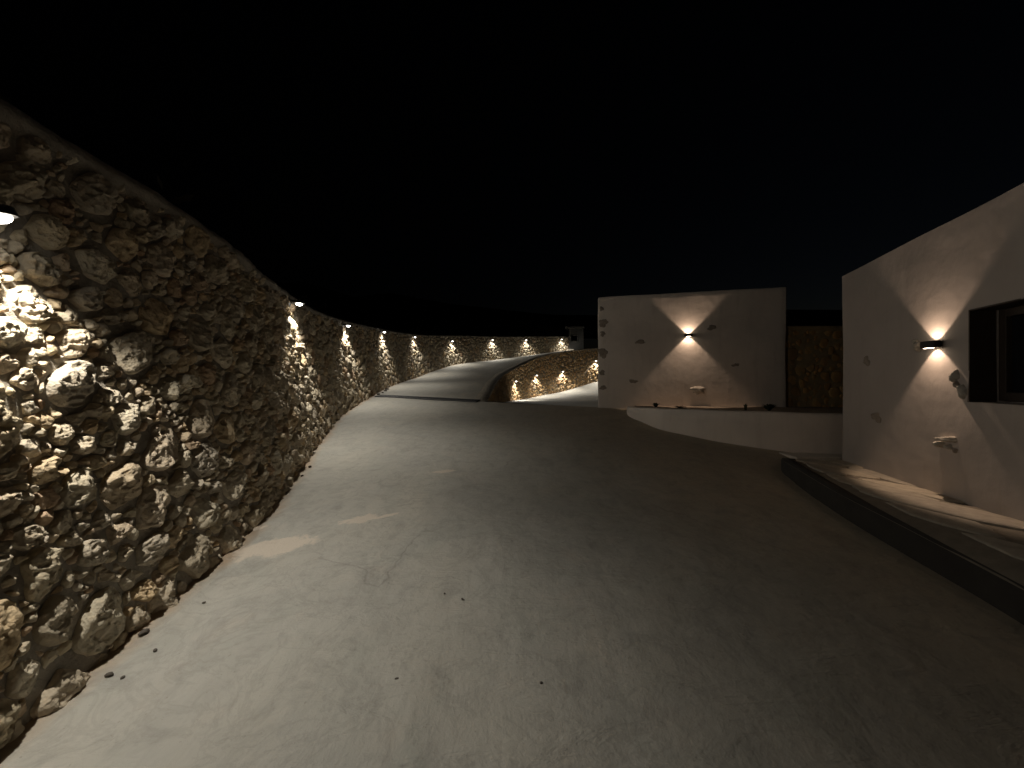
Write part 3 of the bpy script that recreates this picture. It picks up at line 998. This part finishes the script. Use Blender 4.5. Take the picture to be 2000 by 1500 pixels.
# ------------------------------------------------------------------ tan stone wall between the two buildings
Wp = np.array([(6.30, 8.9, -.75, 2.09), (7.5, 8.9, -.75, 2.09), (9.0, 8.9, -.75, 2.09), (11.0, 8.9, -.75, 2.09)], float)
back = WallCurve(catmull(Wp, 12), 1, .0)
w_back = rubble_wall("stone_wall", back, [(.11, .15, .05, 4.0, 14), (.07, .10, .05, 4.0, 70), (.04, .065, .05, 4.0, 200)], M['ochre_stone'], 31, 0,
                     lambda d, r, v: 1, thick=.4, core_step=.2, proud=(.004, .009), mortar=M['ochre_mortar'], recess=-.001)
tag(w_back, "dim tan stone wall closing the gap between the outbuilding and the house", "wall")

# ------------------------------------------------------------------ curved white planter wall
PL = [(2.86, 9.55, -.55), (2.72, 9.1, -.53), (2.64, 8.72, -.52), (2.70, 8.2, -.50), (2.86, 7.34, -.47), (3.15, 6.88, -.455), (3.52, 6.45, -.445), (4.17, 5.92, -.44), (4.85, 5.66, -.44), (5.6, 5.62, -.44)]
PC = catmull(PL, 10)
def planter():
    t = np.gradient(PC[:, :2], axis=0); t /= np.linalg.norm(t, axis=1)[:, None]
    n_ = np.stack([-t[:, 1], t[:, 0]], -1)            # towards the bed
    T = .2
    prof = []
    for (o_, zz, absz) in ((0, None, 0), (0, 0.34, 1), (0, .68, 1), (.004, .95, 1), (.03, 1.0, 1), (T - .03, 1.0, 1), (T, .95, 1), (T, None, 0)):
        xy = PC[:, :2] + n_ * o_
        zb = plane_z(PC[:, 1]) - .12
        z = zb if zz is None else zb + (PC[:, 2] - zb) * zz
        xy = xy + n_ * (.010 * vnoise(np.stack([PC[:, 0] * 3, PC[:, 1] * 3, z * 3], -1)))[:, None]
        prof.append(np.column_stack([xy, z + CAMZ + (.008 * vnoise(np.column_stack([PC[:, :2] * 2.2, z * 0])) if zz else 0)]))
    G = np.stack(prof, 1); ns, nr = G.shape[:2]
    F = grid_faces(ns, nr); F += [tuple(range(nr)), tuple((ns - 1) * nr + k for k in reversed(range(nr)))]
    root = mesh_obj("planter_wall", G.reshape(-1, 3), F, M['plaster'], smooth=True)
    tag(root, "low curving white planter wall between the outbuilding and the house", "planter wall")
    inner = PC[:, :2] + n_ * (T - .02)
    far = np.column_stack([np.interp(np.linspace(0, 1, len(PC)), [0, 1], [3.0, 9.5]), np.interp(np.linspace(0, 1, len(PC)), [0, 1], [9.58, 8.86])])
    w_ = np.linspace(0, 1, 14)
    S3 = inner[:, None] * (1 - w_[None, :, None]) + far[:, None] * w_[None, :, None]
    zz = -.53 + .02 * vnoise(np.stack([S3[..., 0] * 4, S3[..., 1] * 4, S3[..., 0] * 0], -1))
    v = np.concatenate([S3, zz[..., None] + CAMZ], -1).reshape(-1, 3)
    so = mesh_obj("soil_bed", v, grid_faces(len(PC), 14), M['plant_soil'], root, smooth=True)
planter()

def tuft(loc, n, hgt, spread, label, seed, droop=.4):
    r_ = np.random.default_rng(seed)
    root = empty("bedding_plant", loc)
    tag(root, label, "plant", "small plants in the bed")
    lv = []; lf = []; sv = MB()
    for k in range(n):
        a = r_.uniform(0, 2 * math.pi); l_ = hgt * r_.uniform(.55, 1.1); b = r_.uniform(.15, 1) * spread
        w_ = r_.uniform(.012, .025)
        pts = [Vector((b * t * math.cos(a), b * t * math.sin(a), l_ * (t - droop * t * t))) for t in (0, .35, .7, 1)]
        sd = Vector((-math.sin(a), math.cos(a), 0))
        m = len(lv)
        for t, p in zip((.5, 1, .8, .05), pts):
            lv += [tuple(p - sd * w_ * t), tuple(p + sd * w_ * t)]
        for j in range(3): lf.append((m + 2 * j, m + 2 * j + 1, m + 2 * j + 3, m + 2 * j + 2))
    mesh_obj("leaves", lv, lf, M['leaf'], root)
    for k in range(4):
        sv.box((r_.uniform(-.02, .02), r_.uniform(-.02, .02), hgt * .2), (.008, .008, hgt * .4), r_.uniform(0, 3))
    sv.build("stem", M['twig'], root)
def bed(px, Y, z=-.52): return ((px - 1000) / 750 * Y, Y, z + CAMZ)
tuft(bed(1281, 8.6), 40, .16, .12, "short dark tuft in the bed by the planter's rounded end", 1)
tuft(bed(1327, 8.3), 40, .10, .22, "flat spreading plant in the bed below the jutting stone", 2, .6)
tuft(bed(1456, 7.6), 16, .16, .05, "tiny upright sprig in the bed on the planter's long side", 3, .2)
tuft(bed(1502, 7.4), 60, .22, .16, "bushiest dark plant in the bed, before the outbuilding's far corner", 4)

# ------------------------------------------------------------------ raised paving in front of the house
def hz(y):  # paving height along the house wall
    return float(np.interp(y, [-3, 2.86, 5.4], [-1.25, -1.03, -1.075]))
KP = np.array([(2.45, -1.4, -1.62), (2.78, .6, -1.38), (3.02, 2.27, -1.205), (3.10, 2.99, -1.13), (3.19, 3.73, -1.065), (3.40, 4.65, -.99), (3.55, 5.06, -.985), (3.86, 5.42, -1.045)], float)
KC = catmull(KP, 8)
def wall_point(t):
    a = A1 + dH * t
    return a
def terrace():
    n = len(KC)
    inner = np.array([wall_point(t) for t in np.linspace(7.2, -.02, n)]) + np.array([.03, -.01])
    root_v = []; 
    w_ = np.linspace(0, 1, 16)
    S3 = KC[:, None, :2] * (1 - w_[None, :, None]) + inner[:, None] * w_[None, :, None]
    zk = KC[:, 2]; zi = np.array([hz(y) for y in inner[:, 1]])
    Zs = zk[:, None] * (1 - w_) + zi[:, None] * w_
    V = np.concatenate([S3, Zs[..., None] + CAMZ - .012], -1)
    root = mesh_obj("paved_terrace", V.reshape(-1, 3), grid_faces(n, 16), M['joint'], smooth=True)
    if root.data.polygons[60].normal.z < 0: root.data.flip_normals()
    tag(root, "raised crazy paved terrace with a shade-darkened kerb along the house wall", "terrace")
    # kerb: raised edge, coloured darker for its shade, 12 cm thick
    t = np.gradient(KC[:, :2], axis=0); t /= np.linalg.norm(t, axis=1)[:, None]
    nn = np.stack([t[:, 1], -t[:, 0]], -1)       # towards the house
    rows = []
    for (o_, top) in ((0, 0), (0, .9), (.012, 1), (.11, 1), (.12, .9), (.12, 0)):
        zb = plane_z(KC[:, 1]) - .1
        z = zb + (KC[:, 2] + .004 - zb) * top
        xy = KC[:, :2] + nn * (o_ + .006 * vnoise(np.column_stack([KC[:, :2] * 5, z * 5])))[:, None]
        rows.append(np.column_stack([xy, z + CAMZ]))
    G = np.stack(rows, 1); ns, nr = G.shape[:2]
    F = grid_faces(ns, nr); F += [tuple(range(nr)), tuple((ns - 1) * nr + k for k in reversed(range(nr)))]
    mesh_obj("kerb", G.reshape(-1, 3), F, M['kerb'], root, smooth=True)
    # end of the kerb closing to the wall
    # flagstones: cells laid over the terrace (a along the kerb 0..1, b across 0..1)
    r_ = np.random.default_rng(44)
    sl = arclen(KC)[-1]
    sites = []
    for _ in range(4000):
        a, b = r_.uniform(0, sl), r_.uniform(.14, 1.5)
        r = r_.uniform(.13, .22)
        if all((a - x) ** 2 + (b - y) ** 2 > (.9 * (r + q_)) ** 2 for x, y, q_ in sites): sites.append((a, b, r))
    S = np.array(sites)
    al = arclen(KC)
    for i, (a, b, r) in enumerate(S):
        i0 = float(np.interp(a, al, np.arange(n)))
        wid = float(np.linalg.norm(np.interp(i0, np.arange(n), inner[:, 0]) - np.interp(i0, np.arange(n), KC[:, 0])))
        if b > wid - .03: continue
        K = 20; th = np.arange(K) * 2 * math.pi / K
        o_ = np.delete(S, i, 0); d = o_[:, :2] - (a, b); D = np.linalg.norm(d, axis=1); k_ = D < .9
        off = (D[k_] ** 2 + r * r - o_[k_, 2] ** 2) / (2 * D[k_]); ang = np.arctan2(d[k_, 1], d[k_, 0])
        off = np.concatenate([off, [b - .125, wid - b - .004, a + .02, sl - a]]); ang = np.concatenate([ang, [-math.pi / 2, math.pi / 2, math.pi, 0]])
        off = np.maximum(off - .012, .01)
        c = np.cos(th[:, None] - ang[None]); inv = np.where(c > .02, c / off, 0)
        rad = np.minimum((inv ** 14).sum(1) ** (-1 / 14), .42) * (1 + .03 * r_.normal(0, 1, K))
        tilt = r_.normal(0, .012, 2); lift = r_.uniform(.004, .016)
        pts = []
        for q_, dz in ((1.0, -.02), (1.0, .0), (.93, .006), (.5, .008)):
            aa = np.clip(a + q_ * rad * np.cos(th), 0, sl); bb = b + q_ * rad * np.sin(th)
            ii = np.interp(aa, al, np.arange(n))
            f = bb / wid
            P = np.stack([np.interp(ii, np.arange(n), KC[:, k]) * (1 - f) + np.interp(ii, np.arange(n), (inner[:, k] if k < 2 else zi)) * f for k in range(3)], -1)
            P[:, 2] += CAMZ - .012 + lift + dz + tilt[0] * q_ * rad * np.cos(th) + tilt[1] * q_ * rad * np.sin(th)
            pts.append(P)
        V = np.concatenate(pts)
        F = [(j * K + k, j * K + (k + 1) % K, (j + 1) * K + (k + 1) % K, (j + 1) * K + k) for j in range(3) for k in range(K)] + [tuple(3 * K + k for k in range(K))]
        o = mesh_obj("flagstone", V, F, M['flag'], root, smooth=False, loc=V.mean(0))
        if o.data.polygons[-1].normal.z < 0: o.data.flip_normals()
terrace()

# pale step between the terrace and the planter wall
stp = mesh_obj("step", [], [], M['step'])
b = MB(); b.box((4.72, 5.60, -1.10 + CAMZ), (1.36, .40, .13), math.radians(-3))
bpy.data.objects.remove(stp)
stp = bevel(b.build("stone_step", M['step']), .012)
tag(stp, "pale flat step below the planter wall at the house corner", "step")

# ------------------------------------------------------------------ drain across the forecourt
def drain():
    a = np.array((-4.16, 11.93)); b_ = np.array((-.95, 10.89)); d = b_ - a; L = np.linalg.norm(d); d /= L
    nn = np.array((-d[1], d[0]))
    root = empty("drain_channel", (float(a[0]), float(a[1]), plane_z(a[1]) + CAMZ), 0)
    tag(root, "dark iron drain channel running across the drive from the tall wall to the ramp corner", "drain")
    W = .30
    def strip(o0, o1, z0, z1, s0=0.0, s1=L):
        out = []
        for s in (s0, s1):
            for o_ in (o0, o1):
                p = a + d * s + nn * o_
                for z in (z0, z1):
                    out.append((p[0] - a[0], p[1] - a[1], plane_z(p[1]) - plane_z(a[1]) + z))
        return out
    # order: s0o0z0,s0o0z1,s0o1z0,s0o1z1,s1...
    FB = [(0, 1, 3, 2), (4, 6, 7, 5), (0, 4, 5, 1), (2, 3, 7, 6), (1, 5, 7, 3), (0, 2, 6, 4)]
    m = MB(); m.add(strip(-W / 2, W / 2, .004, .014), FB); m.build("channel", M['pit'], root)
    m = MB(); m.add(strip(-W / 2 - .02, -W / 2, .0, .030), FB); m.add(strip(W / 2, W / 2 + .02, .0, .030), FB); m.build("frame", M['iron'], root)
    m = MB()
    n = int(L / .05)
    for k in range(n):
        s = (k + .3) * L / n
        m.add(strip(-W / 2 + .002, W / 2 - .002, .016, .028, s, s + .018), FB)
    tag(m.build("bars", M['iron'], root), kind='stuff')
drain()

# ------------------------------------------------------------------ pebbles and crumbs on the drive
def pebble(x, y, r, label, seed, grp):
    r_ = np.random.default_rng(seed)
    import bmesh
    bm = bmesh.new(); bmesh.ops.create_icosphere(bm, subdivisions=2, radius=1)
    sx, sy, sz = r * r_.uniform(.9, 1.6), r * r_.uniform(.7, 1.0), r * r_.uniform(.5, .75)
    for v in bm.verts:
        k = 1 + .22 * float(vnoise(np.array(v.co) * 1.7 + seed * 3.1))
        v.co = Vector((v.co.x * sx * k, v.co.y * sy * k, v.co.z * sz * k))
    me = bpy.data.meshes.new("pebble"); bm.to_mesh(me); bm.free(); me.materials.append(M['pebble'])
    o = bpy.data.objects.new("pebble", me); link(o)
    o.location = (x, y, plane_z(y) + CAMZ + sz * .8); o.rotation_euler = (0, 0, r_.uniform(0, 6))
    tag(o, label, "pebble", grp)
def ground_px(px, py):
    v = (py - 750) / 750; y = 1.68 / (.109 + v); return (px - 1000) / 750 * y, y
PB = [(281, 1238, .022, "largest dark pebble lying on the concrete close to the tall wall"), (303, 1272, .012, "small dark pebble on bare concrete just below the largest pebble"), (213, 1321, .014, "dark pebble touching the wall foot side of the drive, larger one of the lowest pair"), (240, 1325, .010, "small round pebble of the lowest pair by the wall foot"),
      (398, 1178, .009, "single pebble near the wall foot, halfway between the largest pebble and the pale patch"), (775, 1327, .008, "lone black speck of a pebble on open concrete, nearest the viewer"), (868, 1160, .008, "tiny pebble on open concrete, first of a close pair"), (903, 1171, .008, "tiny pebble on open concrete, second of the close pair farther from the wall"), (663, 1189, .008, "tiny pebble below the small pale plaster patch"), (605, 913, .02, "dark chip of stone at the wall foot beyond the pale patches, farther one"), (590, 930, .016, "dark chip of stone at the wall foot beyond the pale patches, nearer one"), (1057, 1335, .008, "tiny pebble farthest out on the darkening middle of the drive")]
for k, (px, py, r, lab) in enumerate(PB):
    x, y = ground_px(px, py)
    pebble(x, y, r, lab, 300 + k, "loose pebbles on the drive")
# fallen stones at the wall foot by the drain
FALL = ["first fallen stone at the wall foot, beside the drain end", "second fallen stone at the wall foot past the drain", "third fallen stone at the wall foot past the drain", "last fallen stone at the wall foot, farthest beyond the drain"]
for k in range(4):
    y = 12.25 + .45 * k
    x = float(xl_at(y)) + .12 + .1 * random.random()
    pebble(x, y, random.uniform(.035, .07), FALL[k], 340 + k, "fallen stones at the wall foot")
